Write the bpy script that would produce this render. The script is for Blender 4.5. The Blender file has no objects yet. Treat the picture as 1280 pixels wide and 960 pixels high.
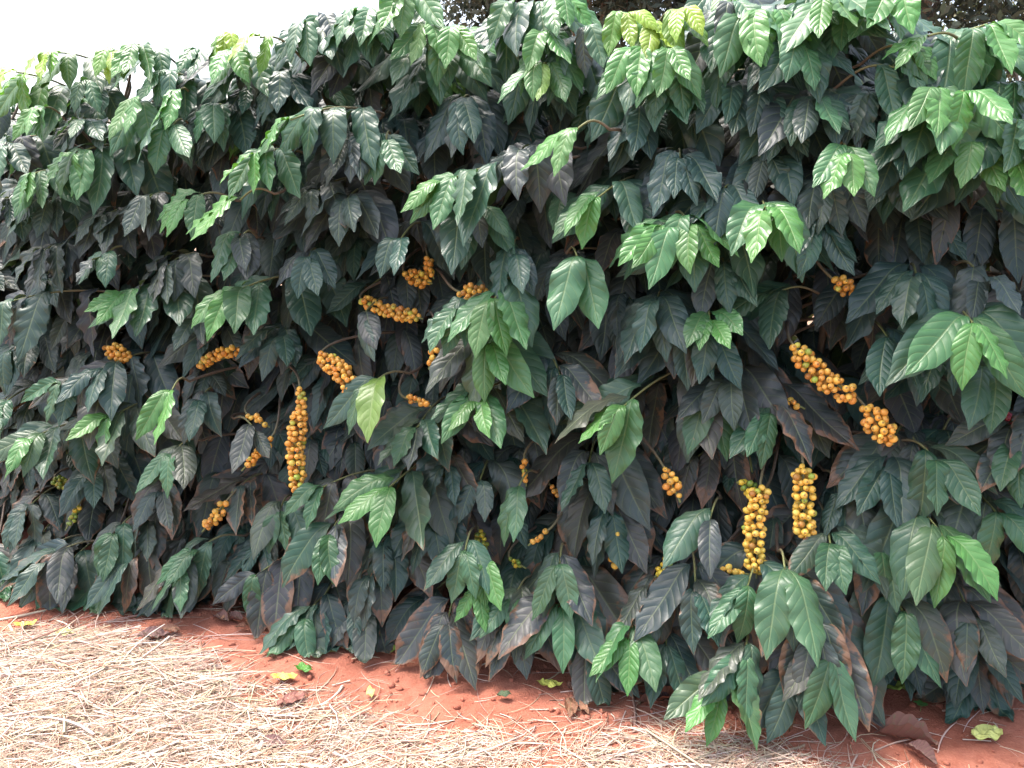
import bpy, math, random
import numpy as np
from mathutils import noise as mnoise, Vector

SC = bpy.context.scene
COL = SC.collection
rng = np.random.default_rng(7)
rnd = random.Random(11)
U = rnd.uniform

# ------------------------------------------------------------------ camera
F = 1005.0; PITCH = math.radians(12.0); CH = 1.10
cam = bpy.data.cameras.new('camera'); co = bpy.data.objects.new('camera', cam); COL.objects.link(co)
co.location = (0, 0, CH); co.rotation_euler = (math.radians(78), 0, 0)
cam.sensor_width = 36; cam.lens = 36*F/1280; cam.clip_start = 0.05; cam.clip_end = 2000
SC.camera = co
FW = np.array([0, math.cos(PITCH), -math.sin(PITCH)]); UP = np.array([0, math.sin(PITCH), math.cos(PITCH)])
CP = np.array([0, 0, CH])

def ray(px, py):
    return FW + UP*(-(py-480)/F) + np.array([(px-640)/F, 0, 0])
def project(P):
    d = np.asarray(P)-CP
    z = d@FW
    return 640+F*d[..., 0]/z, 480-F*(d@UP)/z
def prof(z):                     # how far the face of the row stands back with height
    return float(np.interp(z, [0, .25, .6, 1.0, 1.3, 1.8], [.0, .0, .03, .06, .10, .30]))
def front(x, z): return 1.80-0.28*x+prof(z)
def at(px, py, rec=0.0):         # a point on the face of the row, rec metres inside it
    r = ray(px, py); k = 1.8
    for _ in range(14):
        P = CP+r*k
        k += (front(P[0], P[2])+rec-P[1])/r[1]*.8
    return CP+r*k
def gnd(px, py, z=0.0):
    r = ray(px, py); return CP+r*((z-CH)/r[2])

def norm(v): return v/np.maximum(np.linalg.norm(v, axis=-1, keepdims=True), 1e-9)

# ------------------------------------------------------------------ object helpers
def link(name, me, mat=None, parent=None, **props):
    o = bpy.data.objects.new(name, me); COL.objects.link(o)
    if mat is not None and me is not None: me.materials.append(mat)
    if parent is not None: o.parent = parent
    for k, v in props.items(): o[k] = v
    return o
def empty(name, loc, **props):
    o = link(name, None, **props); o.location = loc; o.empty_display_size = .1; return o
def mesh(name, V, Q, attrs=None, smooth=True):
    """V (n,3); Q (m,k) faces with k = 3 or 4"""
    V = np.asarray(V, dtype=np.float32); Q = np.asarray(Q, dtype=np.int32)
    me = bpy.data.meshes.new(name); k = Q.shape[1]
    me.vertices.add(len(V)); me.vertices.foreach_set('co', V.ravel())
    me.loops.add(Q.size); me.loops.foreach_set('vertex_index', Q.ravel())
    me.polygons.add(len(Q))
    me.polygons.foreach_set('loop_start', np.arange(0, Q.size, k, dtype=np.int32))
    me.polygons.foreach_set('use_smooth', np.full(len(Q), smooth))
    me.update(calc_edges=True)
    for an, (ty, arr) in (attrs or {}).items():
        a = me.attributes.new(an, ty, 'POINT')
        key = 'color' if ty == 'FLOAT_COLOR' else 'vector' if ty == 'FLOAT_VECTOR' else 'value'
        a.data.foreach_set(key, np.asarray(arr, dtype=np.float32).ravel())
    return me

# ------------------------------------------------------------------ leaves
def leaf_geo(L, R, C):
    """L: list of leaf dicts -> V, Q, luv, col   (R rows, C columns each)"""
    n = len(L)
    g = lambda k: np.array([l[k] for l in L], dtype=float)
    P, S, D, N0, N1 = g('P'), norm(g('S')), norm(g('D')), norm(g('N0')), norm(g('N1'))
    ln, wr, fold, wav, ph, roll, kb, col, side = g('L'), g('W'), g('fold'), g('wav'), g('ph'), g('roll'), g('kb'), g('col'), g('side')
    v = np.concatenate([[-.07, -.035], np.linspace(0, 1, R+1)]); nr = len(v)
    u = np.linspace(-1, 1, C+1)
    t = np.clip((v+.07)/1.07, 0, 1)
    b = np.clip(t[None, :]*kb[:, None], 0, 1); b = b*b*(3-2*b)
    dr = norm(S[:, None]*(1-b[..., None])+D[:, None]*b[..., None])
    # gentle S curve of the blade sideways and out
    dr = norm(dr+.10*np.sin(v*5+ph[:, None])[..., None]*N1[:, None]+side[:, None, None]*(np.clip(v, 0, 1)**2)[None, :, None]*np.cross(D, N1)[:, None])
    dv = np.diff(v, prepend=v[0])
    Cn = P[:, None]+np.cumsum(dr*dv[None, :, None], axis=1)*ln[:, None, None]
    Nn = N0[:, None]*(1-b[..., None])+N1[:, None]*b[..., None]
    Nn = norm(Nn-(Nn*dr).sum(-1, keepdims=True)*dr)
    Bn = np.cross(dr, Nn)
    vc = np.clip(v, 0, 1)
    s = np.sin(np.pi*vc**.92)
    w = np.maximum(s, 0)**.66*(1-.70*np.clip((vc-.76)/.24, 0, 1)**.9)
    w = np.where(v < .02, 0, w)
    W = w[None, :]*(wr*ln)[:, None]*.5+.0011
    au = np.abs(u)
    ss = np.sign(u)
    asym = ph[:, None, None]
    fq = (3.2+2.6*((ph*3.7) % 1.0))[:, None, None]
    wv = .75*np.sin(2*np.pi*fq*v[None, :, None]-2.0*au[None, None, :]+(ss[None, None, :])*1.3+asym*3)+.6*np.sin(2*np.pi*1.9*v[None, :, None]+asym*2+ss[None, None, :]*2)+.07*np.sin(2*np.pi*8.5*v[None, :, None]+asym*5+ss[None, None, :])
    off = fold[:, None, None]*au[None, None, :]*W[..., None] \
        - roll[:, None, None]*(au**2.4)[None, None, :]*W[..., None] \
        + wav[:, None, None]*wv*(au**1.7)[None, None, :]*W[..., None]
    q = (v[None, :, None]*9.0-(au**1.25)[None, None, :]*1.6)
    tri = np.abs((q-np.floor(q))-.5)*2
    off = off+(1-tri**2)*.0008*(au*(1-au)*4)[None, None, :]*(w[None, :, None])*(ln/.15)[:, None, None]
    jag = 1+.008*np.sin(2*np.pi*8.5*v[None, :, None]+ss[None, None, :]+asym*3)*(au**3)[None, None, :]
    V = Cn[:, :, None]+Bn[:, :, None]*(u[None, None, :]*W[..., None]*jag)[..., None]+Nn[:, :, None]*off[..., None]
    luv = np.zeros(V.shape); luv[..., 0] = u[None, None, :]; luv[..., 1] = v[None, :, None]
    luv[..., 2] = ph[:, None, None]/6.283
    cc = np.broadcast_to(col[:, None, None, :], V.shape[:3]+(4,))
    per = nr*(C+1)
    i = np.arange(nr-1)[:, None]*(C+1)+np.arange(C)[None, :]
    q1 = np.stack([i, i+1, i+C+2, i+C+1], -1).reshape(-1, 4)
    Q = (np.arange(n)[:, None, None]*per+q1[None]).reshape(-1, 4)
    V = V.reshape(-1, 3)
    low = V[:, 2] < .012
    V[low, 2] = .012+.006*np.sin(V[low, 0]*190)*np.cos(V[low, 1]*170)+.003
    return V, Q, luv.reshape(-1, 3), cc.reshape(-1, 4)

def leaves_mesh(name, L, R=14, C=6):
    V, Q, luv, cc = leaf_geo(L, R, C)
    return mesh(name, V, Q, {'luv': ('FLOAT_VECTOR', luv), 'leafcol': ('FLOAT_COLOR', cc)})

OUT = math.atan2(-1.0, -.28)     # heading out of the row towards the viewer (world azimuth)
def hv(a, z=0.0): return np.array([math.cos(a), math.sin(a), z])

def jit(c, k=.18):
    m = 1+U(-k, k)
    return [max(.004, x*m*(1+U(-.08, .08))) for x in c]
def colour(kind, age):
    """age 0 = newest pair; alpha = wear"""
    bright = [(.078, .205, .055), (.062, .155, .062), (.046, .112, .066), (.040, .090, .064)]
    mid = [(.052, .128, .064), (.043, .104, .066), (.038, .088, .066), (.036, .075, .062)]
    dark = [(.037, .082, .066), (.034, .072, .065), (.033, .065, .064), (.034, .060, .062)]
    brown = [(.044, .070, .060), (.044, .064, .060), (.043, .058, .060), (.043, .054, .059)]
    yel = [(.22, .34, .04), (.11, .24, .04), (.06, .14, .045), (.040, .09, .045)]
    tab = {'b': bright, 'm': mid, 'd': dark, 'n': brown, 'y': yel}[kind]
    i = min(3, age)
    c = tab[i]
    dm = {'b': .05, 'm': .2, 'd': .35, 'n': .6, 'y': .15}[kind]+.13*i
    if U(0, 1) < .08+.05*i and kind in 'mdn': c = brown[min(3, i+1)]; dm += .3
    if U(0, 1) < .010 and kind in 'ymb' and age < 3: c = (.15, .24, .05)
    return jit(c)+[min(1, max(0, dm+U(-.25, .3)))]

def one_leaf(P, az, Ln, kind, age, droop=1.0, lean=.45, kb=None, wav=None):
    Ln *= 1.27
    """az: world heading in which the leaf leaves the twig"""
    a = (az-OUT+math.pi) % (2*math.pi)-math.pi
    S = hv(az, U(-.1, .35))
    D = hv(OUT+math.copysign(min(abs(a), 1.9), a), 0)*(lean*abs(math.sin(a))+.26+U(-.2, .32))
    D = D+np.array([U(-.20, .20), U(-.06, .06), -droop])
    fa = .45 if abs(a) < 1.9 else 1.0
    N1 = hv(OUT+a*fa+U(-.55, .55), U(.05, .6))
    N0 = np.array([U(-.2, .2), U(-.2, .2), 1.])
    return dict(P=P, S=S, D=D, N0=N0, N1=N1, L=Ln, W=U(.32, .385), fold=U(-.05, .35), wav=(U(.09, .26) if wav is None else wav),
                ph=U(0, 6.28), roll=U(.0, .26), kb=(U(1.6, 3.4) if kb is None else kb), col=colour(kind, age), side=U(-.22, .22))

# ------------------------------------------------------------------ twigs
def tube(pts, rad, sides=6):
    pts = np.asarray(pts, float); n = len(pts)
    T = norm(np.gradient(pts, axis=0))
    ref = np.array([.31, .22, .93]) if abs(T[0, 2]) < .8 else np.array([1., .1, 0])
    A = norm(np.cross(T, ref)); B = np.cross(T, A)
    th = np.arange(sides)*2*np.pi/sides
    rad = np.broadcast_to(rad, (n,))
    V = pts[:, None]+(A[:, None]*np.cos(th)[None, :, None]+B[:, None]*np.sin(th)[None, :, None])*rad[:, None, None]
    V = V.reshape(-1, 3)
    i = np.arange(n-1)[:, None]*sides; j = np.arange(sides)[None, :]; j2 = (j+1) % sides
    Q = np.stack([i+j, i+j2, i+sides+j2, i+sides+j], -1).reshape(-1, 4)
    return V, Q
def bez(P, n):
    t = np.linspace(0, 1, n)[:, None]; P = [np.asarray(p, float) for p in P]
    return (1-t)**3*P[0]+3*(1-t)**2*t*P[1]+3*(1-t)*t*t*P[2]+t**3*P[3]
def joinq(parts):
    Vs, Qs, o = [], [], 0
    for V, Q in parts: Vs.append(V); Qs.append(Q+o); o += len(V)
    return np.concatenate(Vs), np.concatenate(Qs)

# ------------------------------------------------------------------ materials
class NT:
    def __init__(s, name):
        s.m = bpy.data.materials.new(name); s.m.use_nodes = True; s.t = s.m.node_tree; s.t.nodes.clear()
        s.out = s.n('ShaderNodeOutputMaterial')
    def n(s, ty, **kw):
        x = s.t.nodes.new(ty)
        for k, v in kw.items(): setattr(x, k, v)
        return x
    def l(s, a, b): s.t.links.new(a, b)
    def put(s, sock, v):
        if isinstance(v, bpy.types.NodeSocket): s.l(v, sock)
        else:
            if sock.type == 'RGBA' and len(v) == 3: v = tuple(v)+(1,)
            sock.default_value = v
    def math(s, op, a, b=0.0, c=0.0, clamp=False):
        x = s.n('ShaderNodeMath', operation=op, use_clamp=clamp)
        s.put(x.inputs[0], a); s.put(x.inputs[1], b); s.put(x.inputs[2], c); return x.outputs[0]
    def ramp(s, v, a, b, c=0.0, d=1.0):
        x = s.n('ShaderNodeMapRange', interpolation_type='SMOOTHSTEP'); s.put(x.inputs[0], v)
        for i, k in enumerate((a, b, c, d)): x.inputs[i+1].default_value = k
        return x.outputs[0]
    def mix(s, f, a, b, mode='MIX'):
        x = s.n('ShaderNodeMix', data_type='RGBA', blend_type=mode); s.put(x.inputs[0], f); s.put(x.inputs[6], a); s.put(x.inputs[7], b); return x.outputs[2]
    def noise(s, vec, scale, detail=3, rough=.55):
        x = s.n('ShaderNodeTexNoise'); x.inputs['Scale'].default_value = scale; x.inputs['Detail'].default_value = detail
        x.inputs['Roughness'].default_value = rough
        if vec is not None: s.l(vec, x.inputs['Vector'])
        return x.outputs['Fac']
    def attr(s, name): return s.n('ShaderNodeAttribute', attribute_name=name)
    def bsdf(s, **kw):
        x = s.n('ShaderNodeBsdfPrincipled')
        for k, v in kw.items(): s.put(x.inputs[k.replace('_', ' ')], v)
        return x
    def bump(s, h, dist, strength=1.0):
        x = s.n('ShaderNodeBump'); x.inputs['Strength'].default_value = strength; x.inputs['Distance'].default_value = dist; s.l(h, x.inputs['Height']); return x.outputs[0]

def leaf_material(name, rough=.42, trans=.2, dust=1.0, dry=False):
    k = NT(name)
    luv = k.attr('luv'); col = k.attr('leafcol')
    sp = k.n('ShaderNodeSeparateXYZ'); k.l(luv.outputs['Vector'], sp.inputs[0])
    u, v, r = sp.outputs
    pos = k.n('ShaderNodeTexCoord').outputs['Object']
    au = k.math('ABSOLUTE', u)
    q = k.math('SUBTRACT', k.math('MULTIPLY', v, 9.0), k.math('MULTIPLY', k.math('POWER', au, 1.25), 1.6))
    tri = k.math('MULTIPLY', k.math('ABSOLUTE', k.math('SUBTRACT', k.math('FRACT', q), .5)), 2.0)
    vein = k.math('MULTIPLY', k.ramp(tri, .86, .99), k.ramp(au, 1.0, .7))
    mid = k.ramp(au, .075, .02)
    c = col.outputs['Color']
    big = k.noise(pos, 9, 2)
    c = k.mix(k.ramp(big, .35, .7, 0, .45), c, k.mix(1.0, c, (.62, .74, .72), 'MULTIPLY'))
    young = k.ramp(col.outputs['Alpha'], .6, .0, .75, 1)
    c = k.mix(k.math('MULTIPLY', k.math('MULTIPLY', vein, young), .46), c, k.mix(.5, c, (.22, .30, .10)))
    c = k.mix(k.math('MULTIPLY', mid, .5), c, k.mix(.5, c, (.30, .36, .17)))
    wear = col.outputs['Alpha']
    # brown edges and blotches
    edge = k.math('ADD', k.math('MULTIPLY', k.math('POWER', au, 3), .22), k.math('MULTIPLY', k.math('POWER', k.math('MAXIMUM', v, 0.0), 5), .20))
    nb = k.math('ADD', k.noise(pos, 22, 5, .65), edge)
    th = k.math('SUBTRACT', 1.07, k.math('MULTIPLY', wear, .385))
    bl = k.math('MULTIPLY', k.math('SUBTRACT', nb, th), 14, clamp=True)
    bcol = k.mix(k.noise(pos, 60, 2), (.085, .045, .028), (.30, .16, .09))
    c = k.mix(k.math('MULTIPLY', bl, .85), c, bcol)
    # reddish road dust
    dn = k.math('MULTIPLY', k.ramp(k.noise(pos, 14, 4, .6), .38, .75), k.math('MULTIPLY', wear, .20*dust))
    c = k.mix(dn, c, (.22, .15, .12))
    sp2 = k.noise(pos, 300, 2)
    c = k.mix(k.ramp(sp2, .70, .78, 0, .25), c, (.30, .26, .17))
    back = k.n('ShaderNodeNewGeometry').outputs['Backfacing']
    cb = k.mix(.45, c, (.12, .17, .09))
    c2 = k.mix(back, c, cb)
    h = k.math('SUBTRACT', k.math('MULTIPLY', k.math('SUBTRACT', 1.0, k.math('POWER', tri, 2.2)), k.ramp(au, 0, .25, .3, 1)), k.math('MULTIPLY', mid, .7))
    h = k.math('ADD', k.math('MULTIPLY', h, young), k.math('MULTIPLY', k.noise(pos, 60, 3), .5))
    bp = k.bump(h, .0016, .6)
    ro = k.math('ADD', rough, k.math('ADD', k.math('MULTIPLY', k.noise(pos, 35, 3), .18), k.math('MULTIPLY', k.math('ADD', back, dn), .22)))
    b = k.bsdf(Base_Color=c2, Roughness=ro, Normal=bp, IOR=1.47)
    b.inputs['Specular IOR Level'].default_value = .5
    t = k.n('ShaderNodeBsdfTranslucent'); k.l(k.mix(1.0, c, (1.5, 1.7, .5), 'MULTIPLY') if not dry else c, t.inputs[0]); k.l(bp, t.inputs['Normal'])
    ms = k.n('ShaderNodeMixShader'); ms.inputs[0].default_value = trans
    k.l(b.outputs[0], ms.inputs[1]); k.l(t.outputs[0], ms.inputs[2]); k.l(ms.outputs[0], k.out.inputs[0])
    return k.m
M_LEAF = leaf_material('coffee_leaf', rough=.28)
M_DRY = leaf_material('dry_leaf', rough=.6, trans=.12, dust=.6, dry=True)

def m_twig():
    k = NT('coffee_twig'); pos = k.n('ShaderNodeTexCoord').outputs['Object']
    a = k.attr('age').outputs['Fac']
    n = k.noise(pos, 60, 4)
    wood = k.mix(n, (.09, .062, .045), (.21, .16, .12)); green = k.mix(n, (.12, .15, .045), (.19, .20, .07))
    b = k.bsdf(Base_Color=k.mix(a, wood, green), Roughness=.65, Normal=k.bump(k.noise(pos, 180, 4), .002, .6))
    k.l(b.outputs[0], k.out.inputs[0]); return k.m
M_TWIG = m_twig()
def m_bark():
    k = NT('coffee_bark'); tc = k.n('ShaderNodeTexCoord').outputs['Object']
    mp = k.n('ShaderNodeMapping'); mp.inputs['Scale'].default_value = (1, 1, .25); k.l(tc, mp.inputs[0])
    n = k.noise(mp.outputs[0], 55, 6, .7); n2 = k.noise(tc, 12, 3)
    c = k.mix(k.ramp(n, .3, .7), (.075, .05, .038), (.24, .19, .15)); c = k.mix(k.ramp(n2, .5, .7, 0, .4), c, (.22, .24, .2))
    b = k.bsdf(Base_Color=c, Roughness=.85, Normal=k.bump(n, .006, .9)); k.l(b.outputs[0], k.out.inputs[0]); return k.m
M_BARK = m_bark()
def m_cherry():
    k = NT('coffee_cherry'); c = k.attr('leafcol').outputs['Color']; luv = k.attr('luv'); pos = k.n('ShaderNodeTexCoord').outputs['Object']
    sp = k.n('ShaderNodeSeparateXYZ'); k.l(luv.outputs['Vector'], sp.inputs[0])
    pole = sp.outputs[1]
    c = k.mix(k.ramp(k.noise(pos, 130, 3), .5, .8, 0, .35), c, k.mix(.5, c, (.75, .16, .02)))
    c = k.mix(k.ramp(k.noise(pos, 420, 2), .70, .78, 0, .3), c, (.20, .09, .04))
    c = k.mix(k.ramp(pole, .91, .97, 0, .8), c, (.17, .09, .04))
    b = k.bsdf(Base_Color=c, Roughness=.33, IOR=1.45); b.inputs['Subsurface Weight'].default_value = .12
    b.inputs['Subsurface Radius'].default_value = (.004, .002, .001); b.inputs['Subsurface Scale'].default_value = 1.0
    k.l(b.outputs[0], k.out.inputs[0]); return k.m
M_CHERRY = m_cherry()
def m_soil():
    k = NT('red_soil'); pos = k.n('ShaderNodeTexCoord').outputs['Object']
    n1 = k.noise(pos, 3.5, 4); n2 = k.noise(pos, 38, 6, .7); n3 = k.noise(pos, 210, 4, .7)
    c = k.mix(k.ramp(n1, .3, .7), (.36, .125, .080), (.46, .19, .13))
    c = k.mix(k.ramp(n2, .35, .75, 0, .65), c, (.27, .08, .05))
    c = k.mix(k.ramp(n3, .52, .72, 0, .45), c, (.60, .25, .16))
    sx = k.n('ShaderNodeSeparateXYZ'); k.l(pos, sx.inputs[0])
    row = k.math('ADD', k.math('SUBTRACT', sx.outputs[1], 1.95), k.math('MULTIPLY', sx.outputs[0], .28))
    far = k.ramp(k.math('ADD', k.math('ABSOLUTE', row), k.math('MULTIPLY', k.noise(pos, 5, 4), .3)), .66, .95)
    c = k.mix(k.math('MULTIPLY', far, .85), c, k.mix(n3, (.22, .155, .105), (.32, .24, .17)))
    h = k.math('ADD', k.math('MULTIPLY', n2, .6), k.math('MULTIPLY', n3, .4))
    b = k.bsdf(Base_Color=c, Roughness=.95, Normal=k.bump(h, .012, .8)); b.inputs['Specular IOR Level'].default_value = .2
    k.l(b.outputs[0], k.out.inputs[0]); return k.m
M_SOIL = m_soil()
def m_straw():
    k = NT('dry_straw'); c = k.attr('leafcol').outputs['Color']; pos = k.n('ShaderNodeTexCoord').outputs['Object']
    c = k.mix(k.ramp(k.noise(pos, 45, 3), .5, .75, 0, .4), c, (.36, .17, .12))
    b = k.bsdf(Base_Color=c, Roughness=.6); k.l(b.outputs[0], k.out.inputs[0]); return k.m
M_STRAW = m_straw()
def m_far():
    k = NT('far_tree_leaf'); c = k.attr('leafcol').outputs['Color']
    b = k.bsdf(Base_Color=c, Roughness=.6); t = k.n('ShaderNodeBsdfTranslucent'); k.l(c, t.inputs[0])
    ms = k.n('ShaderNodeMixShader'); ms.inputs[0].default_value = .3
    k.l(b.outputs[0], ms.inputs[1]); k.l(t.outputs[0], ms.inputs[2]); k.l(ms.outputs[0], k.out.inputs[0]); return k.m
M_FAR = m_far()

# ------------------------------------------------------------------ the coffee trees of the row
TX = [-2.17, -1.69, -1.21, -.73, -.25, .23, .71, 1.19, 1.67]
HT = [1.40, 1.42, 1.46, 1.52, 1.66, 1.66, 1.70, 1.62, 1.60]
LAB = [
 ('coffee tree beyond the left edge of the row, sparse far end', ),
 ('coffee tree at the left edge, low crown with pale small leaves against white sky', ),
 ('coffee tree with two small bright leaf tips at mid height, second from the left edge', ),
 ('coffee tree bearing the long upright orange cherry cluster on the left of the row', ),
 ('coffee tree left of centre with orange cherries high inside behind a shiny leaf bunch', ),
 ('coffee tree in the centre with two broad bright tips high over a dark hollow', ),
 ('coffee tree with two hanging columns of yellow cherries near the ground', ),
 ('coffee tree with a slanting band of orange cherries behind large grey leaves at the right', ),
 ('coffee tree past the right edge of the picture, end of the row', ),
]
def trunk_at(i, z):
    return np.array([TX[i]+.02*math.sin(z*5+i*2), front(TX[i], .3)+.46+.02*math.cos(z*4+i), z])
def nearest(P): return int(np.argmin([abs(P[0]+.10*(0)-x) for x in TX]))

TREES = []
for i, x in enumerate(TX):
    b = trunk_at(i, 0)
    t = empty('coffee_tree', (b[0], b[1], 0.0), label=LAB[i][0], category='coffee tree', group='coffee trees standing in the hedge row')
    TREES.append(t)
    pts = [trunk_at(i, z) for z in np.linspace(-.03, HT[i]-.08, 22)]
    pts = np.array(pts)+rng.normal(0, .002, (22, 3))
    rad = np.linspace(.024, .006, 22)*(1+.1*rng.random(22)); rad[0] *= 1.5; rad[1] *= 1.15
    V, Q = tube(pts, rad, 10)
    V -= np.array([b[0], b[1], 0])
    link('trunk', mesh('trunk', V, Q), M_BARK, t)
    # a second leaning stem, as pruned coffee has
    p2 = bez([b+[.02, 0, .05], b+[.10, .03, .3], b+[.12, -.05, .8], b+[.10, -.04, HT[i]-.2]], 16)
    V, Q = tube(p2, np.linspace(.016, .005, 16), 8); V -= np.array([b[0], b[1], 0])
    link('trunk', mesh('side_trunk', V, Q), M_BARK, t)

SIL = [(-400, 100), (0, 92), (60, 78), (200, 66), (300, 62), (370, 42), (430, 8), (500, -25), (620, -15), (700, 20), (760, 50), (850, 40), (900, -30), (1080, -40), (1100, 0), (1150, 85), (1190, 85), (1230, 60), (1280, 105), (1700, 60)]
def sil(px): return float(np.interp(px, [a for a, b in SIL], [b for a, b in SIL]))
COUNT = [0]*len(TX)
ITEMS = []       # (tree, twig pts, radii, leaves, clusters, res)
def twig_path(ti, tip, T, ln):
    """from the trunk to the tip, arriving along T"""
    z0 = min(max(tip[2]+U(-.12, .10)-(.16 if project(tip)[1] < sil(project(tip)[0])+110 else 0), .10), HT[ti]-.1)
    if tip[2] < .25: z0 = U(.2, .45)
    root = trunk_at(ti, z0)
    back = tip-norm(T)*ln
    mid = root+(back-root)*.5+np.array([0, 0, .02])
    a = bez([root, root+(mid-root)*.6+[0, 0, .02], back-norm(T)*.08, back], 10)
    b = np.array([back+(tip-back)*s+np.array([0, 0, .02*math.sin(math.pi*s)]) for s in np.linspace(.12, 1, 9)])
    return np.concatenate([a, b])

def branch(tip, az, pairs, kind, Ln=.155, res=(14, 6), first=.62, pitch=-.12, spread=.95, single=0, ti=None, open_=.0, keep=None):
    if ti is None: ti = nearest(tip)
    tip = np.asarray(tip, float)
    T = hv(az, pitch)
    node = .036*Ln/.155
    pts = twig_path(ti, tip, T, node*pairs+.05)
    L = []
    low = 1 if tip[2] < .95 else 0
    lean = U(.45, .85)+low*U(0, .35); droop = U(.8, 1.1)-low*U(0, .25)
    seg = np.linalg.norm(np.diff(pts, axis=0), axis=1); cum = np.concatenate([[0], np.cumsum(seg)]); tot = cum[-1]
    for k in range(pairs):
        d = .006+node*k*(1+.15*k)*.8+U(-.004, .004)
        s = tot-d
        if s < 0: break
        P = np.array([np.interp(s, cum, pts[:, j]) for j in range(3)])
        ln = Ln*min(1.06, first+.15*k)*U(.88, 1.10)
        for sg in (-1, 1):
            if U(0, 1) < .06*k: continue
            al = (.35+.22*min(k, 3)*spread+U(-.18, .18))*spread if not open_ else 1.0
            az2 = az+sg*al
            if keep and not keep(P, k): continue
            l = one_leaf(P, az2, ln*U(.93, 1.07), kind, k, lean=lean*(1-.12*k), droop=droop)
            l['col'][3] = float(np.clip(l['col'][3]*np.clip(1.5-.85*P[2], .25, 1.3)+(U(0, .35) if P[2] < .8 and k else 0), 0, 1.25))
            if P[2] < .85 and k and U(0, 1) < .38:      # old lower leaves turn dull and brownish
                f = U(.3, .9); l['col'][:3] = [a*(1-f)+b*f for a, b in zip(l['col'][:3], rnd.choice([(.080, .072, .062), (.072, .080, .062), (.066, .066, .066)]))]
            L.append(l)
    # terminal bud
    ITEMS.append(dict(t=ti, pts=pts, L=L, res=res, r=.0024, cl=[], ph=None))
    return ITEMS[-1]

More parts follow.
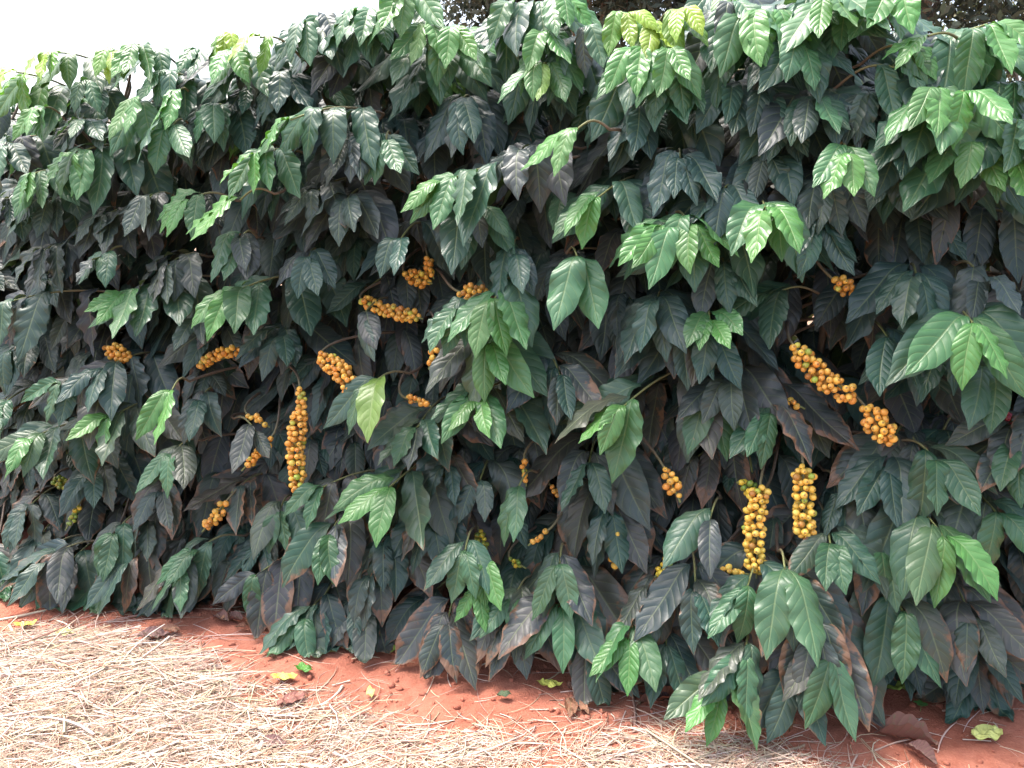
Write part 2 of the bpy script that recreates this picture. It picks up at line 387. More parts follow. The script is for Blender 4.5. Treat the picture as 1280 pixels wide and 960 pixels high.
# the tips seen in the photograph: x, y, kind, side (heading of the twig: + towards the right), pairs, size
H = '''20 90 y -.4 3 .95|45 137 b 0 2 .8|40 218 b .2 3 .9|95 192 b -.1 3 1|168 122 b .2 3 1|222 115 b 0 1 .75|168 55 b 0 3 .9|60 66 y -.3 3 .8
292 62 b 0 3 .9|250 62 m -.3 3 .9|283 45 y .6 2 .8|325 47 y -.5 2 .8|384 28 m 0 3 1.1|402 20 m .4 3 1|363 150 b -.6 3 .95|319 193 b -.1 3 1
238 250 b -.5 2 .9|215 158 m .3 2 1.1|185 248 n -.1 2 1.05|398 238 n -.2 3 1.05|348 92 d .2 3 1|205 88 m -.2 3 .9|110 100 m .4 3 .9|140 66 y .4 2 .8
5 185 m .2 3 1|12 250 d .2 3 1|447 14 m 0 3 1|467 14 m .5 3 1|537 28 b .2 4 1|507 -6 b 0 3 1|565 36 b .5 3 1.05|645 5 m 0 4 1.05
680 40 b .3 3 1|678 80 b -.1 2 .95|702 0 b .7 3 .9|732 34 m .4 3 1|783 18 y .6 2 .8|800 60 b -.3 4 1.15|832 62 b .4 3 1|836 95 m .2 3 1.05
815 28 y .5 2 .8|848 14 y .6 2 .8|554 228 b -.9 5 1|746 248 b -.3 5 1.05|828 284 b -.7 3 1|440 178 n .2 3 1|482 178 m .2 2 1|720 163 b -.9 1 .8
433 250 n .2 3 1.05|575 128 d .1 3 1.1|796 132 d .0 3 1.1|638 200 n -.6 3 1|914 5 m 0 3 1|944 14 b .0 4 1.1|970 14 b .5 4 1.05|1011 -4 m 0 4 1.1
1034 -2 b .1 4 1.1|1056 6 m .5 3 1|1115 -4 b .0 3 1|1140 62 b .8 2 .8|1160 45 b -.9 2 .8|1203 38 m -.2 4 1.1|1235 30 b .5 3 1|1169 112 b -.2 3 1.1
1205 114 b .3 3 1.05|1213 181 b .1 4 1.1|1058 194 b .0 2 .95|957 264 b .0 4 1.1|862 284 b .3 2 .95|912 111 d -.2 2 1.1|950 118 d .3 2 1.1|1085 118 n -.3 2 1
1135 104 d .1 3 1.05|1118 84 m .9 2 .9|1265 102 m .3 3 1|1272 150 m .1 3 1.1|1142 168 d .0 3 1.15|1105 220 n .1 3 1|1022 288 d .2 2 1|1262 200 b .6 2 .9
2 380 m -.9 5 .95|155 367 b -.5 4 1|289 367 b -.3 4 1.05|131 461 d -.1 3 1.1|138 522 b -.2 3 1|215 488 b .1 1 .8|40 548 b -.2 3 .95|0 508 m .1 3 .9
77 481 m -.5 3 .95|386 323 d .2 2 .9|128 323 m -.1 2 .8|210 332 n .1 3 .9|215 569 m -.1 2 .95|202 616 n .2 2 1|289 616 n -.2 3 1|403 609 m -.6 3 1
250 500 d .2 2 1|618 374 b .0 3 1.1|611 431 b .2 4 1.15|598 501 b -.1 3 1|574 387 m -.3 2 .95|460 485 m -.5 2 1.1|521 535 m -.1 3 1.05|487 609 b -.1 3 1.1
722 323 m .4 1 1|779 508 b -.5 4 1.1|736 579 d .0 3 1.15|648 609 m -.1 2 1.05|700 470 d .4 3 1|855 414 d .3 3 1|887 401 b .1 2 .8|890 420 d .2 3 1.1
961 518 m .0 3 1.2|1109 421 d .1 3 1.2|1216 404 b .0 3 1.15|1180 428 d -.1 2 1.15|1152 572 n .2 2 1.1|1109 585 d -.2 2 1.1|1170 577 m .3 2 1.1|1270 562 m -.2 3 1.15
1226 350 n .1 2 1|1146 350 d .0 3 1.1|912 478 n -.1 3 1.1|1265 532 n -.7 2 1.1|77 712 m .0 3 1.05|7 727 m .2 3 1|57 694 m -.3 2 .95|188 650 n .0 2 1.05
144 667 m -.1 2 1|225 714 m -.1 2 1.05|188 741 d -.6 3 1.05|249 687 m -.5 2 1|319 720 m -.4 3 1.1|383 771 m -.2 2 1.05|413 667 m .1 3 1.1|349 640 m .3 2 1.05
464 720 n .1 2 1.05|632 630 d .0 2 1.1|581 690 m .1 2 .95|699 707 m .1 2 1.05|699 757 m .0 3 1.15|642 751 m -.1 2 1.05|813 734 n -.1 3 1.2|786 800 b -.1 2 .95
833 806 d .1 3 1.1|887 650 m -.1 2 1.1|934 734 m -.2 3 1.1|1038 680 m .0 3 1.25|981 712 m .1 1 1.1|1102 690 m .1 3 1.15|1179 670 b .2 3 1.2|1129 764 m .2 3 1.2
1213 771 n .1 3 1.15|931 821 m -.1 2 1.05|900 862 b -.2 2 1|1021 795 n .1 3 1.15|1038 821 m .1 3 1.2|994 852 d .1 3 1.1|870 740 d .1 3 1.1|1050 620 d .1 2 1.1
540 650 d .2 3 1.1|560 580 d .2 3 1|350 420 d .1 3 1|300 300 m .3 2 1|130 270 n .1 3 1|60 310 n .0 3 1|250 400 n .1 2 .9|500 300 d .1 3 1|640 320 d .2 3 1.05
600 260 m .6 3 1|905 330 d .1 2 1|300 250 b -.9 1 .9|1245 640 m .2 3 1.1|760 640 d .2 3 1.1|120 590 d .2 3 1|30 640 d .1 3 1|450 400 d .0 3 1|1240 470 m .4 2 1.15
320 540 n .9 2 .9|330 680 d .1 3 1|480 680 d .1 3 1.1|820 380 d .1 3 1.1|940 590 d .1 2 1|600 600 d .1 3 1|440 760 d .2 2 .9|1000 740 d .2 3 1.1|985 150 d -.2 3 1|1015 125 m .1 3 1|1060 130 d .1 3 1|960 200 d .2 3 1|1035 235 n .1 3 1|905 235 d -.2 3 1|850 200 d .1 3 1|1000 60 m -.1 3 1|100 150 m .1 3 .9|270 130 m .1 3 .95|310 110 d .1 2 .9|60 250 d .2 3 .9|605 704 b .5 1 .6|596 736 b 0 1 .5'''
heroes = []
for tok in H.replace('\n', '|').split('|'):
    x, y, k, s, n, sz = tok.split()
    heroes.append((float(x), float(y), k, float(s), int(n), min(float(sz), 1.08 if float(x) > 850 else 1.15)))

# cherry clusters: x0 y0 x1 y1 width(px) kind recess
CH_ = '''404 448 440 486 26 o .05|375 490 375 520 14 o .05|375 516 374 612 24 o .04|338 548 308 582 14 o .07|280 630 258 658 17 o .05|98 632 86 655 8 g .05
455 376 520 396 18 o .16|512 345 532 352 22 o .20|580 366 606 368 24 o .10|536 326 540 340 14 o .2|543 422 538 452 7 o .06|508 498 530 505 12 o .07|655 576 657 598 12 o .12|834 592 846 618 22 o .05
766 655 768 702 20 y .05|846 694 824 716 16 g .05|684 664 668 676 9 o .05|600 668 604 684 18 g .12|946 612 930 606 20 g .06|950 612 946 712 28 y .03|1004 588 1006 668 30 y .03
998 438 1062 494 28 o .06|1088 516 1110 546 34 o .06|1046 352 1062 362 22 o .14|955 396 958 412 14 o .12|980 498 996 506 14 o .12|138 436 156 446 22 o .14|252 456 304 440 16 o .16
70 600 84 612 16 g .14|1258 518 1266 530 12 r .09|905 712 926 716 10 y .04|312 520 330 530 8 o .1|690 610 700 620 8 o .12|640 700 650 706 8 g .1'''
clus = []
for tok in CH_.replace('\n', '|').split('|'):
    p = tok.split(); clus.append(tuple(float(v) for v in p[:5])+(p[5], float(p[6])))

def over_cherry(px, py, rec, pad=10):
    for x0, y0, x1, y1, w, k, cr in clus:
        if rec > cr+.05: continue
        dx, dy = x1-x0, y1-y0; t = max(0, min(1, ((px-x0)*dx+(py-y0)*dy)/(dx*dx+dy*dy+1e-6)))
        if math.hypot(px-x0-t*dx, py-y0-t*dy) < w*.5+pad: return True
    return False
def leaf_hits(l, rec, pad=6):
    P0 = np.asarray(l['P']); S = norm(np.asarray(l['S'])); D = norm(np.asarray(l['D']))
    for f in (.25, .45, .65, .85, 1.0):
        Q = P0+S*l['L']*.18*min(1, f*3)+D*l['L']*f*.9
        px, py = project(Q)
        r = Q[1]-front(Q[0], Q[2])
        if over_cherry(px, py, r, pad): return True
    return False

for x, y, k, s, n, sz in heroes:
    rec = U(-.05, .02) if k in 'by' else U(-.02, .05) if k == 'm' else U(.04, .10)
    tip = at(x, y, rec)
    if y > 690: tip = at(x, y, rec*.5-.02-(.07 if 850 < x < 1080 else .0)-(.05 if y > 780 else 0))
    if n >= 3: n += 1 if k in 'dn' else 2
    az = OUT+s*1.1+U(-.1, .1)     # heading to the left/right of straight out
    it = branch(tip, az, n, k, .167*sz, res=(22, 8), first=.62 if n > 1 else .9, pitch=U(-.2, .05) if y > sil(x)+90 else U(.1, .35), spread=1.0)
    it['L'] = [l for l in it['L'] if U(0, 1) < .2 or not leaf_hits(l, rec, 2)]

# where the photograph looks into the dark inside of the row: x y rx ry
HOLES = [(640, 225, 45, 22), (415, 400, 30, 34), (1010, 400, 38, 30), (1040, 560, 34, 26), (230, 445, 26, 16), (700, 620, 18, 18), (880, 175, 10, 10), (560, 440, 20, 22), (990, 220, 26, 30),
         (380, 200, 28, 18), (100, 345, 46, 12), (240, 310, 30, 16), (930, 470, 18, 18), (1145, 500, 16, 20), (740, 420, 30, 30), (490, 350, 24, 20), (170, 335, 110, 14), (850, 390, 50, 18), (330, 470, 22, 30), (1130, 330, 40, 12), (500, 210, 40, 14), (560, 690, 30, 12)]

# twigs filling the face of the row between and behind those tips
def fill(x, z, rec, res, pairs=None, ln=.15):
    P = np.array([x, front(x, z)+rec, z])
    px, py = project(P)
    if py < sil(px)+6+rec*60: return
    for hx, hy, rx, ry in HOLES:
        if ((px-hx)/rx)**2+((py+20-hy)/(ry+20))**2 < 1 and rec < .36: return
    ti = nearest(P)
    if COUNT[ti] > 66 or U(0, 1) < .08: return
    COUNT[ti] += 1
    up = py < sil(px)+120
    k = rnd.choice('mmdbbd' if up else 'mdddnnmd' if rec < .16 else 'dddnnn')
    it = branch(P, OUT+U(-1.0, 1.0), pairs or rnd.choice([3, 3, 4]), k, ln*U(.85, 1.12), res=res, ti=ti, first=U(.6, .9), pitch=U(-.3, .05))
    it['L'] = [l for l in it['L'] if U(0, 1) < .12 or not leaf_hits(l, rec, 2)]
grid = []
xs = np.arange(-2.35, 1.85, .115); zs = np.arange(.16, 1.72, .105)
for ix, x in enumerate(xs):
    for iz, z in enumerate(zs):
        grid.append((x+U(-.05, .05)+(iz % 2)*.055, z+U(-.045, .045), U(.13, .36)))
rnd.shuffle(grid)
for x, z, rec in grid:
    if rec < .30 and mnoise.noise(Vector((x*3.2, z*5.5, 4))) > .22: rec += .13
    ph_ = (z-.41+.05*mnoise.noise(Vector((x*1.5, 0, 9))))/.25      # side branches stand in storeys up the stems
    rec += .13*(.5-.5*math.cos(2*math.pi*ph_))-.03
    fill(x, z, rec, (14, 6))
# a few low twigs whose leaves rest on the soil
for x in np.arange(-2.2, 1.7, .13):
    z = U(.05, .15); P = np.array([x+U(-.05, .05), front(x, z)+U(.0, .12)+(.13 if x > .62 else 0)-(U(0, .09) if x < .3 else 0), z])
    it = branch(P, OUT+U(-.8, .8), 3, rnd.choice('mdnd'), .15, res=(14, 6), first=.8)
    it['L'] = [l for l in it['L'] if not leaf_hits(l, .05)]

# ------------------------------------------------------------------ cherries
def sphere_unit(nu=12, nv=8):
    V = [(0, 0, 1)]
    for j in range(1, nv):
        th = math.pi*j/nv
        for i in range(nu):
            ph = 2*math.pi*i/nu; V.append((math.sin(th)*math.cos(ph), math.sin(th)*math.sin(ph), math.cos(th)))
    V.append((0, 0, -1)); T = []
    for i in range(nu):
        T.append((0, 1+i, 1+(i+1) % nu))
        for j in range(nv-2):
            a = 1+j*nu+i; b = 1+j*nu+(i+1) % nu
            T += [(a, a+nu, b+nu), (a, b+nu, b)]
        a = 1+(nv-2)*nu
        T.append((len(V)-1, a+(i+1) % nu, a+i))
    return np.array(V), np.array(T)
SV, ST = sphere_unit()
CC = {'o': [(.72, .39, .08), (.76, .45, .09), (.64, .30, .06)], 'y': [(.80, .55, .11), (.82, .52, .10), (.74, .46, .08), (.74, .50, .09)],
      'g': [(.30, .33, .05), (.62, .46, .05), (.16, .24, .045)], 'r': [(.30, .03, .05), (.20, .03, .05)]}
def cherries(x0, y0, x1, y1, w, kind, rec):
    A = at(x0, y0, rec); B = at(x1, y1, rec+U(-.02, .0))
    L = np.linalg.norm(B-A); ax = norm(B-A)
    R = w/F*A[1]*.5*1.12
    out = norm(np.array([-.28, -1, .15])); sd = norm(np.cross(ax, out)); out = norm(np.cross(sd, ax))
    r0 = .0078
    bw = U(-.10, .10)
    # whorls of cherries at the nodes; simple relaxation keeps them from merging
    n_try = int(max(5, (L+2*R)*(R+r0)*3.14/(r0*r0*2.4)))
    cand = []
    for _ in range(n_try*30):
        s = U(-R*.5, L+R*.5); th = U(0, 2*math.pi)
        nodew = .62+.38*abs(math.cos(math.pi*(s+rec)/.040))**.6
        rr = max(r0*.9, (R-r0*.7)*nodew)*U(.75, 1.0)
        endt = min(1, max(.35, min(s+R*.5, L+R*.5-s)/(R*.8+1e-6)))
        if kind != 'r' and U(0, 1) < .93 and abs(math.cos(math.pi*(s+rec)/.040)) < .36: continue
        bow = math.sin(math.pi*min(1, max(0, s/(L+1e-6))))*L*bw
        P = A+ax*s+sd*bow+(sd*math.cos(th)+out*math.sin(th))*rr*endt
        r = r0*U(.80, 1.13)
        if kind == 'g': r *= .9
        if all(np.linalg.norm(P-p)>(r+q)*.86 for p, q, _ in cand):
            cand.append((P, r, norm((P-(A+ax*s))*1.0+rng.normal(0, .0025, 3))))
        if len(cand) > 130: break
    V, T, luv, col = [], [], [], []
    o = 0
    for P, r, d in cand:
        a = norm(np.cross(d, [.3, .2, .9])); b = np.cross(d, a)
        f = r*(SV[:, :1]*a*.96+SV[:, 1:2]*b*.96+SV[:, 2:]*d*1.10)
        V.append(P+f); T.append(ST+o); o += len(SV)
        l = np.zeros((len(SV), 3)); l[:, 1] = SV[:, 2]; luv.append(l)
        c = jit(rnd.choice(CC[kind]), .12)+[1]
        if kind in 'oy' and U(0, 1) < .04: c = jit((.52, .46, .08), .25)+[1]
        if kind in 'oy' and U(0, 1) < .03: c = jit((.42, .20, .05), .25)+[1]
        if (kind == 'y' and U(0, 1) < .03) or U(0, 1) < .02: c = jit((.36, .42, .07), .2)+[1]
        col.append(np.tile(c, (len(SV), 1)))
    return A, B, ax, np.concatenate(V), np.concatenate(T), np.concatenate(luv), np.concatenate(col)

for x0, y0, x1, y1, w, kind, rec in clus:
    A, B, ax, V, T, luv, col = cherries(x0, y0, x1, y1, w, kind, rec)
    mid = (A+B)/2; ti = nearest(mid+[.0, 0, 0])
    # the bearing twig runs from the trunk through the cluster
    start, end = (A, B) if A[2] >= B[2]-.03 else (B, A)
    root = trunk_at(ti, min(HT[ti]-.15, max(.12, start[2]+U(-.03, .08))))
    d = norm(end-start)
    p = np.concatenate([bez([root, root+(start-root)*.5+[0, 0, .05], start-d*.06, start], 12), [start+(end-start)*.5, end, end+d*.02]])
    ITEMS.append(dict(t=ti, pts=p, L=[], res=(14, 6), r=.0026, cl=[(V, T, luv, col, kind)]))

# ------------------------------------------------------------------ link twigs, leaves and cherries under their trees
for it in ITEMS:
    t = TREES[it['t']]; base = np.array(t.location)
    pts = it['pts']-base; n = len(pts)
    V, Q = tube(pts, np.linspace(.0055, it['r'], n)*.9, 5)
    age = np.repeat(np.clip(np.linspace(-1.2, 1.1, n), 0, 1), 5)
    br = link('branch', mesh('branch', V, Q, {'age': ('FLOAT', age)}), M_TWIG, t)
    if it['L']:
        for l in it['L']: l['P'] = np.asarray(l['P'])-0
        V, Q, luv, cc = leaf_geo(it['L'], *it['res'])
        link('leaves', mesh('leaves', V-base, Q, {'luv': ('FLOAT_VECTOR', luv), 'leafcol': ('FLOAT_COLOR', cc)}), M_LEAF, br)
    for V, T, luv, col, kind in it['cl']:
        c = link('cherry_cluster', mesh('cherry_cluster', V-base, T, {'luv': ('FLOAT_VECTOR', luv), 'leafcol': ('FLOAT_COLOR', col)}), M_CHERRY, br)
        if kind == 'g': c['label'] = 'unripe green and yellow coffee cherries'
        if kind == 'r': c['label'] = 'dark red overripe coffee cherries'

# the leaves deep inside and on the far side of each tree: beyond counting
for i, t in enumerate(TREES):
    base = np.array(t.location); L = []
    for _ in range(860):
        x = TX[i]+U(-.27, .27); z = U(.10, HT[i]+.0)
        rec = U(.24, .95)
        P = np.array([x, front(x, z)+rec, z]); px, py = project(P)
        if py < sil(px)+20: continue
        if rec < .5 and z < .35 and U(0, 1) < .6: continue
        if any(((px-hx)/rx)**2+((py+15-hy)/(ry+15))**2 < 1 and rec < .36 for hx, hy, rx, ry in HOLES): continue
        if any(((px-hx)/rx)**2+((py+20-hy)/(ry+20))**2 < 1 for hx, hy, rx, ry in [(1040, 615, 22, 14)]): continue
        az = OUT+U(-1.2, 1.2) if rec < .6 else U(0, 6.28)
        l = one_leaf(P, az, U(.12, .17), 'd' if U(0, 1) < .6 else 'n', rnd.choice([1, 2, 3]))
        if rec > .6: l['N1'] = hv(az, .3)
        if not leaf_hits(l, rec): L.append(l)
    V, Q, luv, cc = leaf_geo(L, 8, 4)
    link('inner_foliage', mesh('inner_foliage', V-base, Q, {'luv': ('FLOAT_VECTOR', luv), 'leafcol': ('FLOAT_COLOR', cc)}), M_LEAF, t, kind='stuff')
print('branches per tree', [sum(1 for it in ITEMS if it['t'] == i) for i in range(len(TX))])

# ------------------------------------------------------------------ ground
def axis(dense0, dense1, step, far):
    a = list(np.arange(dense0, dense1, step)); s = step
    lo = [dense0]; 
    while lo[-1] > -far: s *= 1.22; lo.append(lo[-1]-s)
    s = step; hi = [a[-1]]
    while hi[-1] < far: s *= 1.22; hi.append(hi[-1]+s)
    return np.array(lo[:0:-1]+a+hi[1:])
gx = axis(-1.9, 1.6, .011, 500); gy = axis(1.15, 2.5, .011, 500)
X, Y = np.meshgrid(gx, gy); nX, nY = len(gx), len(gy)
Z = np.zeros(X.size); xf, yf = X.ravel(), Y.ravel()
def gh(x, y):
    d = math.hypot(x, y-2)
    if d > 12: return 0.0
    h = .020*mnoise.noise(Vector((x*1.7, y*1.7, 0)))+.010*mnoise.noise(Vector((x*7, y*7, 3)))
    h += .0045*mnoise.noise(Vector((x*28, y*28, 5)))+.0025*mnoise.noise(Vector((x*70, y*70, 7)))
    # the soil is banked up a little against the stems
    k = y-(1.8-.28*x)
    h += .03*math.exp(-((k-.45)/.3)**2)
    return h*min(1, (12-d)/4)-.004
for i in range(len(xf)): Z[i] = gh(float(xf[i]), float(yf[i]))
i = np.arange(nY-1)[:, None]*nX+np.arange(nX-1)[None, :]
Q = np.stack([i, i+1, i+nX+1, i+nX], -1).reshape(-1, 4)
link('ground', mesh('ground', np.stack([xf, yf, Z], 1), Q), M_SOIL, kind='structure')

# crumbs of red soil
ico = sphere_unit(6, 4)
Vs, Ts, o = [], [], 0
for _ in range(5200):
    x, y = U(-1.6, 1.3), U(1.25, 2.4)
    r = .0012+.0075*rnd.random()**6
    v = ico[0]*r*np.array([U(.7, 1.3), U(.7, 1.3), U(.6, .9)])*(1+rng.normal(0, .14, (len(ico[0]), 1)))
    Vs.append(v+[x, y, gh(x, y)+r*.3]); Ts.append(ico[1]+o); o += len(v)
link('soil_crumbs', mesh('soil_crumbs', np.concatenate(Vs), np.concatenate(Ts)), M_SOIL, kind='stuff')

# ------------------------------------------------------------------ straw
BX = [-200, 0, 120, 220, 320, 420, 560, 700, 850, 930, 1000, 1060, 1400]; BY = [792, 790, 794, 820, 858, 888, 916, 922, 908, 922, 946, 970, 1040]
def straw(n, region, name=None):
    V, Q, C, o = [], [], [], 0; made = 0
    while made < n:
        x, y, dens, ln, lift = region()
        if U(0, 1) > dens: continue
        made += 1
        big = U(0, 1) < .11
        az = U(0, math.pi) if U(0, 1) < .6 else U(-.5, .7)
        bend = U(-.9, .9) if U(0, 1) < .75 else U(-2.4, 2.4); r = U(.0004, .0010)*(2.1 if big else 1)
        k = 5; L = ln*(1.5 if big else 1); P = []
        z0 = gh(x, y)+.002+lift*rnd.random()**1.5; sl = U(-.12, .12)*(1 if lift > .01 else .3)
        a = az; p = np.array([x-math.cos(az)*L/2, y-math.sin(az)*L/2, 0.0])
        for j in range(k+1):
            t = j/k-.5
            zz = max(gh(p[0], p[1])+.0015, z0+sl*t*L+.10*L*(.25-t*t)*lift*20)
            P.append([p[0], p[1], zz]); a += bend/k; p = p+np.array([math.cos(a), math.sin(a), 0])*L/k
        v, q = tube(P, [r*.6, r, r, r, r*.8, r*.3], 3)
        if U(0, 1) < .22:            # flattened grass blades among the stalks
            wv_ = np.array([-math.sin(a), math.cos(a), U(-.3, .3)])*r*U(1.5, 3.2); v = v.reshape(k+1, 3, 3); v[:, 0] += wv_; v[:, 1] -= wv_; v = v.reshape(-1, 3)
        base = rnd.choice([(.60, .46, .37), (.64, .51, .42), (.48, .34, .27), (.70, .59, .50), (.32, .19, .13), (.56, .46, .31), (.44, .34, .26)])
        c = jit(base, .12)+[1]
        V.append(v); Q.append(q+o); C.append(np.tile(c, (len(v), 1))); o += len(v)
    return V, Q, C
def reg_front():
    x, y = U(-1.35, 1.2), U(1.22, 2.1)
    px, py = project(np.array([x, y, 0.]))
    e = (py-np.interp(px, BX, BY))
    d = 1/(1+math.exp(-(e-4)/9.0))
    nn = mnoise.noise(Vector((x*6, y*6, 2)))
    d = d*(.62+.75*nn+.35*max(0, min(1, (600-px)/400))+.35*max(0, min(1, (e-60)/60)))+.014
    left = max(0, min(1, (560-px)/500))
    return x, y, d, U(.03, .13)*(1+.3*left), .004+.022*left*d+.006*d
V, Q, C = straw(17000, reg_front)
def reg_near():
    x, y = U(-2.6, 2.4), U(.2, 1.3)
    return x, y, .5+.4*mnoise.noise(Vector((x*3, y*3, 2))), U(.06, .18), .015
v2, q2, c2 = straw(3500, reg_near)
def reg_back():
    x, y = U(-2, 2), U(2.7, 4.5)
    return x, y, 1, U(.08, .2), .02
v3, q3, c3 = straw(2500, reg_back)
def flat(parts):
    o = 0; VV, QQ, CC2 = [], [], []
    for V, Q, C in parts:
        n = sum(len(v) for v in V); VV += V; CC2 += C; QQ += [q+o for q in Q]; o += n
    return np.concatenate(VV), np.concatenate(QQ), np.concatenate(CC2)
V, Q, C = flat([(V, Q, C), (v2, q2, c2), (v3, q3, c3)])
link('dry_straw', mesh('dry_straw', V, Q, {'leafcol': ('FLOAT_COLOR', C)}), M_STRAW, kind='stuff')

# ------------------------------------------------------------------ fallen leaves: each a thing
def fallen(px, py, ln, ang, col, wear, label, cat='fallen leaf', curl=.1, name='fallen_leaf', group=None, mat=None, wr=.42, rise=.0, wav=.1, lift=.006):
    g = gnd(px, py, .01); z = gh(g[0], g[1])
    d = np.array([math.cos(ang), math.sin(ang), 0])
    l = dict(P=np.array([-d[0]*ln/2, -d[1]*ln/2, lift]), S=d+[0, 0, .15+rise], D=d+[U(-.2, .2), U(-.2, .2), -.12], N0=[0, 0, 1], N1=[U(-.1, .1), U(-.3, -.05), 1], L=ln, W=wr,
             fold=curl, wav=wav, ph=U(0, 6.28), roll=-curl*.6, kb=1.2, col=list(col)+[wear], side=U(-.3, .3))
    V, Q, luv, cc = leaf_geo([l], 22, 8)
    V2 = V.copy()
    V2[:, 2] = np.maximum(V2[:, 2]-.006*0, .002)
    n = len(V2)                      # a real thickness
    th = V2-np.array([0, 0, .0006])
    Vt = np.concatenate([V2, th]); Qt = np.concatenate([Q, Q[:, ::-1]+n])
    me = mesh(name, Vt, Qt, {'luv': ('FLOAT_VECTOR', np.concatenate([luv, luv])), 'leafcol': ('FLOAT_COLOR', np.concatenate([cc, cc]))})
    o = link(name, me, mat or M_DRY, label=label, category=cat); o.location = (g[0], g[1], z+.003)
    if group: o['group'] = group
    return o
YEL = (.62, .62, .13); PAL = (.62, .60, .22); BRN = (.17, .065, .045); PUR = (.15, .075, .07); TAN = (.34, .16, .10)
G1 = 'yellowing leaves fallen on the soil'; G2 = 'dry brown leaves fallen on the soil'
fallen(30, 781, .055, .1, YEL, .2, 'yellow fallen leaf at the left edge below the lowest coffee leaves', group=G1)
fallen(80, 790, .06, -.1, PAL, .2, 'pale yellow leaf half under the straw near the left edge', group=G1)
fallen(354, 846, .06, .1, YEL, .1, 'narrow yellow fallen leaf beside a small green one, below the leaves touching the soil', group=G1)
fallen(380, 838, .055, 2.7, (.09, .26, .04), .1, 'small bright green fallen leaf lying against a narrow yellow leaf', group=G1, mat=M_LEAF)
fallen(463, 864, .034, 1.9, (.62, .66, .20), .05, 'tiny pale yellow leaf standing alone on bare red soil left of centre', group=G1, wr=.5)
fallen(513, 807, .115, .65, (.20, .30, .06), .35, 'long yellow green leaf lying on the soil left of the brown litter', group=G1, mat=M_LEAF, wr=.38)
fallen(553, 812, .05, -.3, (.30, .34, .12), .5, 'small mottled green leaf lying under the twigs beside a long yellow green leaf', group=G1, mat=M_LEAF)
fallen(685, 859, .062, -.25, YEL, .1, 'bright yellow curved fallen leaf below the centre leaf bunch', group=G1)
fallen(629, 870, .034, .1, (.07, .10, .05), .5, 'little dark grey green leaf scrap alone on bare red soil', group=G1, wr=.6)
fallen(1106, 858, .115, -.25, (.50, .62, .12), .1, 'large smooth yellow green leaf fallen beside the right hand leaves', group=G1, wr=.32)
fallen(1232, 921, .085, .35, (.66, .68, .22), .15, 'broad pale yellow leaf with ragged end on red soil in the bottom right corner', group=G1, wr=.52, curl=.02, wav=.04)
fallen(190, 798, .085, .1, PUR, .6, 'purple brown dry leaf at the straw edge on the left', group=G2, curl=.5)
fallen(336, 928, .07, -.2, PUR, .5, 'small purple brown leaf lying on the straw near the bottom', group=G2, curl=.5)
fallen(362, 872, .075, .7, (.25, .10, .08), .5, 'reddish brown leaf partly under straw below the small green leaf', group=G2, curl=.3)
fallen(1130, 925, .115, -.35, (.20, .095, .075), .6, 'large curled brown dry leaf on bare soil at the lower right', group=G2, curl=1.5, rise=.05, wr=.34, wav=.25)
fallen(1150, 945, .07, -1.0, PUR, .6, 'narrow rolled brown leaf tucked against the large curled one', group=G2, curl=.9, rise=.1)
fallen(833, 876, .07, .1, (.30, .10, .06), .5, 'curled reddish leaf at the straw edge under the central purple leaves', group=G2, curl=.8, rise=.2)
fallen(984, 912, .05, 1.2, (.40, .18, .10), .4, 'small tan curled leaf below the right hand leaf heap', group=G2, curl=.8, rise=.3)
fallen(118, 742, .10, .8, (.20, .09, .06), .6, 'dark dry leaf leaning in the gap under the left coffee tree', group=G2, curl=.5)
k = 0
for (cx, cy, rx, ry, n, txt) in [(590, 800, 60, 16, 9, 'in the brown litter heap under the centre left twigs'), (780, 872, 75, 20, 9, 'in the litter between the centre leaves and the straw'),
                                 (1010, 850, 40, 20, 6, 'in the litter under the right hand leaf heap'), (250, 790, 60, 12, 5, 'in the litter behind the straw on the left')]:
    for j in range(n):
        fallen(cx+U(-rx, rx), cy+U(-ry, ry), U(.035, .075), U(0, 6.28), jit(rnd.choice([BRN, PUR, TAN, (.24, .10, .06)]), .2), U(.3, .9),
               'crumpled brown leaf '+txt, group='crumpled brown leaves '+txt, curl=U(.3, 1.0), rise=U(0, .2), wr=U(.32, .5), wav=.12)

# a tiny green seedling and a pale snapped twig on the soil to the right
g = gnd(1150, 890); z = gh(g[0], g[1])
sd = empty('seedling', (g[0], g[1], z), label='tiny green seedling growing from bare soil at the lower right', category='seedling')
V, Q = tube([[0, 0, -.004], [.001, 0, .008], [.0, .001, .018]], [.0009, .0008, .0006], 5)
link('stem', mesh('stem', V, Q, {'age': ('FLOAT', np.ones(len(V)))}), M_TWIG, sd)
L = []
for a in range(5):
    L.append(dict(P=np.array([0, 0, .012+.002*a]), S=hv(a*1.3, .8), D=hv(a*1.3, .1), N0=[0, 0, 1], N1=[0, 0, 1], L=.016, W=.55, fold=.2, wav=.02, ph=a, roll=0, kb=1.5, col=[.07, .22, .05, 0], side=0))
V, Q, luv, cc = leaf_geo(L, 8, 4); V[:, 2] = np.maximum(V[:, 2]-.0, .002)
link('leaves', mesh('leaves', V, Q, {'luv': ('FLOAT_VECTOR', luv), 'leafcol': ('FLOAT_COLOR', cc)}), M_LEAF, sd)
g = gnd(1187, 892); z = gh(g[0], g[1])
V, Q = tube([[-.017, 0, .003], [-.006, .001, .004], [.006, .0, .004], [.017, -.002, .003]], [.002, .0022, .0021, .0018], 6)
o = link('snapped_twig', mesh('snapped_twig', V, Q, {'leafcol': ('FLOAT_COLOR', np.tile([.62, .42, .34, 1], (len(V), 1)))}), M_STRAW, label='short pale snapped twig on bare soil at the lower right', category='twig')
o.location = (g[0], g[1], z)

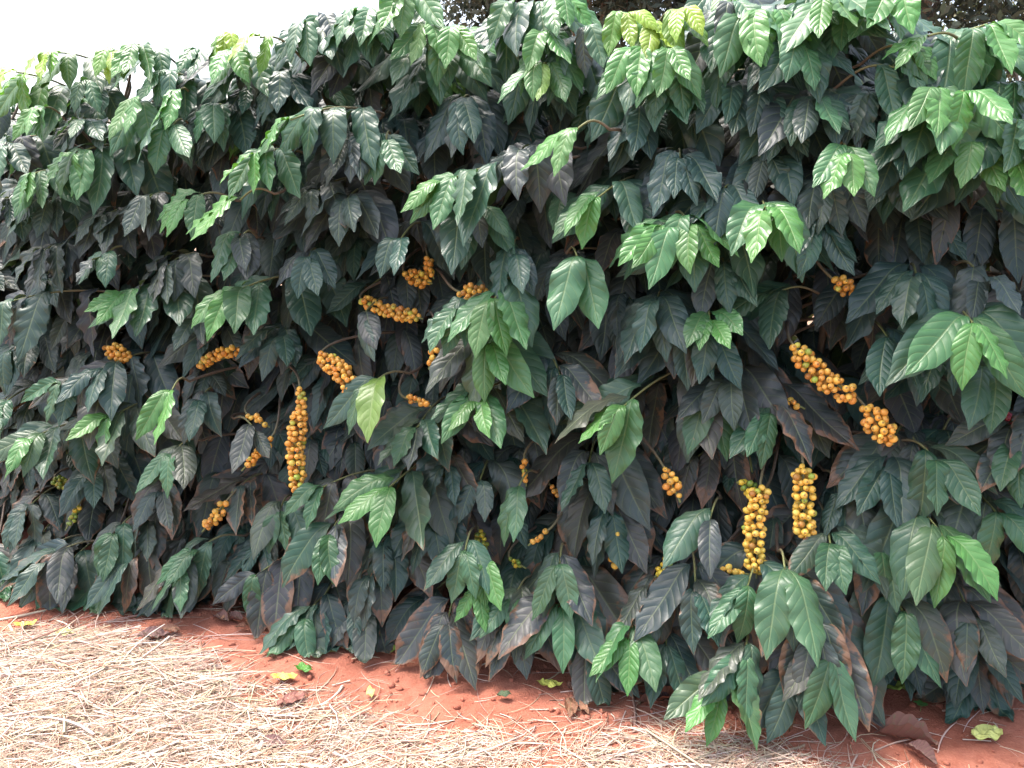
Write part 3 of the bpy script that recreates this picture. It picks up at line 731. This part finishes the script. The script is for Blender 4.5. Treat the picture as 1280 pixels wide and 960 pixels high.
# ------------------------------------------------------------------ trees beyond the row
def far_tree(x, y, h, r, zc, cols, label, n=9000, ls=.07, gap=.0, seed=1):
    R = np.random.default_rng(seed)
    t = empty('shade_tree', (x, y, 0), label=label, category='tree', group='shade trees beyond the coffee row')
    pts = [[0, 0, -.1], [.05, 0, zc*.3], [-.05, .05, zc*.65], [.04, 0, zc], [0, 0, zc+r*.6]]
    V, Q = tube(pts, [.24, .19, .16, .11, .04], 10); link('trunk', mesh('trunk', V, Q), M_BARK, t)
    cen = []
    for a in range(16):
        th = a*2.4+R.random(); el = R.uniform(-.5, 1.1); q = r*R.uniform(.45, .95)
        cen.append(np.array([math.cos(th)*math.cos(el)*q, math.sin(th)*math.cos(el)*q, zc+math.sin(el)*q*1.1]))
        st = np.array([0, 0, zc*R.uniform(.55, 1)])
        if a < 9:
            V, Q = tube(bez([st, st+(cen[-1]-st)*.4+[0, 0, .2], st+(cen[-1]-st)*.8, cen[-1]], 7), np.linspace(.07, .015, 7), 6)
            link('limb', mesh('limb', V, Q), M_BARK, t)
    cen = np.array(cen); w = R.integers(0, 16, n)
    P = cen[w]+R.normal(0, r*.28, (n, 3))*[1, 1, .8]
    P[:, 2] = np.maximum(P[:, 2], .5)
    a = norm(R.normal(0, 1, (n, 3))); b = norm(np.cross(a, R.normal(0, 1, (n, 3))))
    s = ls*R.uniform(.6, 1.3, (n, 1))
    V = np.stack([P-a*s, P-b*s*.4, P+a*s, P+b*s*.4], 1).reshape(-1, 3)
    Q = np.arange(4*n).reshape(-1, 4)
    cl = np.array(cols)[R.integers(0, len(cols), n)]*R.uniform(.7, 1.3, (n, 1))
    cl = np.repeat(np.concatenate([cl, np.ones((n, 1))], 1), 4, axis=0)
    link('crown', mesh('crown', V, Q, {'leafcol': ('FLOAT_COLOR', cl)}, smooth=False), M_FAR, t)
DK = [(.035, .052, .034), (.030, .044, .030), (.055, .065, .045)]; LT = [(.14, .18, .07), (.10, .14, .06), (.20, .19, .11)]
far_tree(1.35, 12.5, 7, 2.2, 4.0, DK, 'dark small leaved tree far behind the middle of the row', 30000, .075, seed=3)
far_tree(5.6, 12.0, 8, 2.8, 4.3, DK, 'dark small leaved tree far behind the right half of the row', 34000, .075, seed=5)
far_tree(8.6, 13.5, 6, 2.1, 3.2, LT, 'paler thin tree at the far right behind the row', 7000, .07, seed=8)

# ------------------------------------------------------------------ light
SUN_EL, SUN_AZ = math.radians(68), math.radians(-35)     # azimuth from the view heading, + right; behind-left of the viewer = -145
w = bpy.data.worlds.new('World'); SC.world = w; w.use_nodes = True
nt = w.node_tree; nt.nodes.clear()
sky = nt.nodes.new('ShaderNodeTexSky'); sky.sky_type = 'NISHITA'; sky.sun_disc = False
sky.sun_elevation = SUN_EL; sky.air_density = 1.0; sky.dust_density = 6.0; sky.ozone_density = 1.0
hs = nt.nodes.new('ShaderNodeHueSaturation'); hs.inputs['Saturation'].default_value = .75
bg = nt.nodes.new('ShaderNodeBackground'); bg.inputs[1].default_value = .15
wo = nt.nodes.new('ShaderNodeOutputWorld')
nt.links.new(sky.outputs[0], hs.inputs['Color']); nt.links.new(hs.outputs[0], bg.inputs[0]); nt.links.new(bg.outputs[0], wo.inputs[0])
def set_sun(az_deg):
    a = math.radians(az_deg); d = np.array([math.sin(a)*math.cos(SUN_EL), math.cos(a)*math.cos(SUN_EL), math.sin(SUN_EL)])
    sky.sun_rotation = a
    ld = bpy.data.lights.new('sun', 'SUN'); ld.energy = 1.5; ld.angle = math.radians(22); ld.color = (1, .95, .88)
    lo = bpy.data.objects.new('sun', ld); COL.objects.link(lo)
    lo.rotation_euler = Vector(tuple(-d)).to_track_quat('-Z', 'Y').to_euler()
set_sun(-65)
vs = SC.view_settings; vs.view_transform = 'Standard'; vs.look = 'None'; vs.gamma = 1; vs.use_curve_mapping = False; vs.exposure = 2.0
SC.cycles.max_bounces = 8; SC.cycles.diffuse_bounces = 4; SC.cycles.transmission_bounces = 4
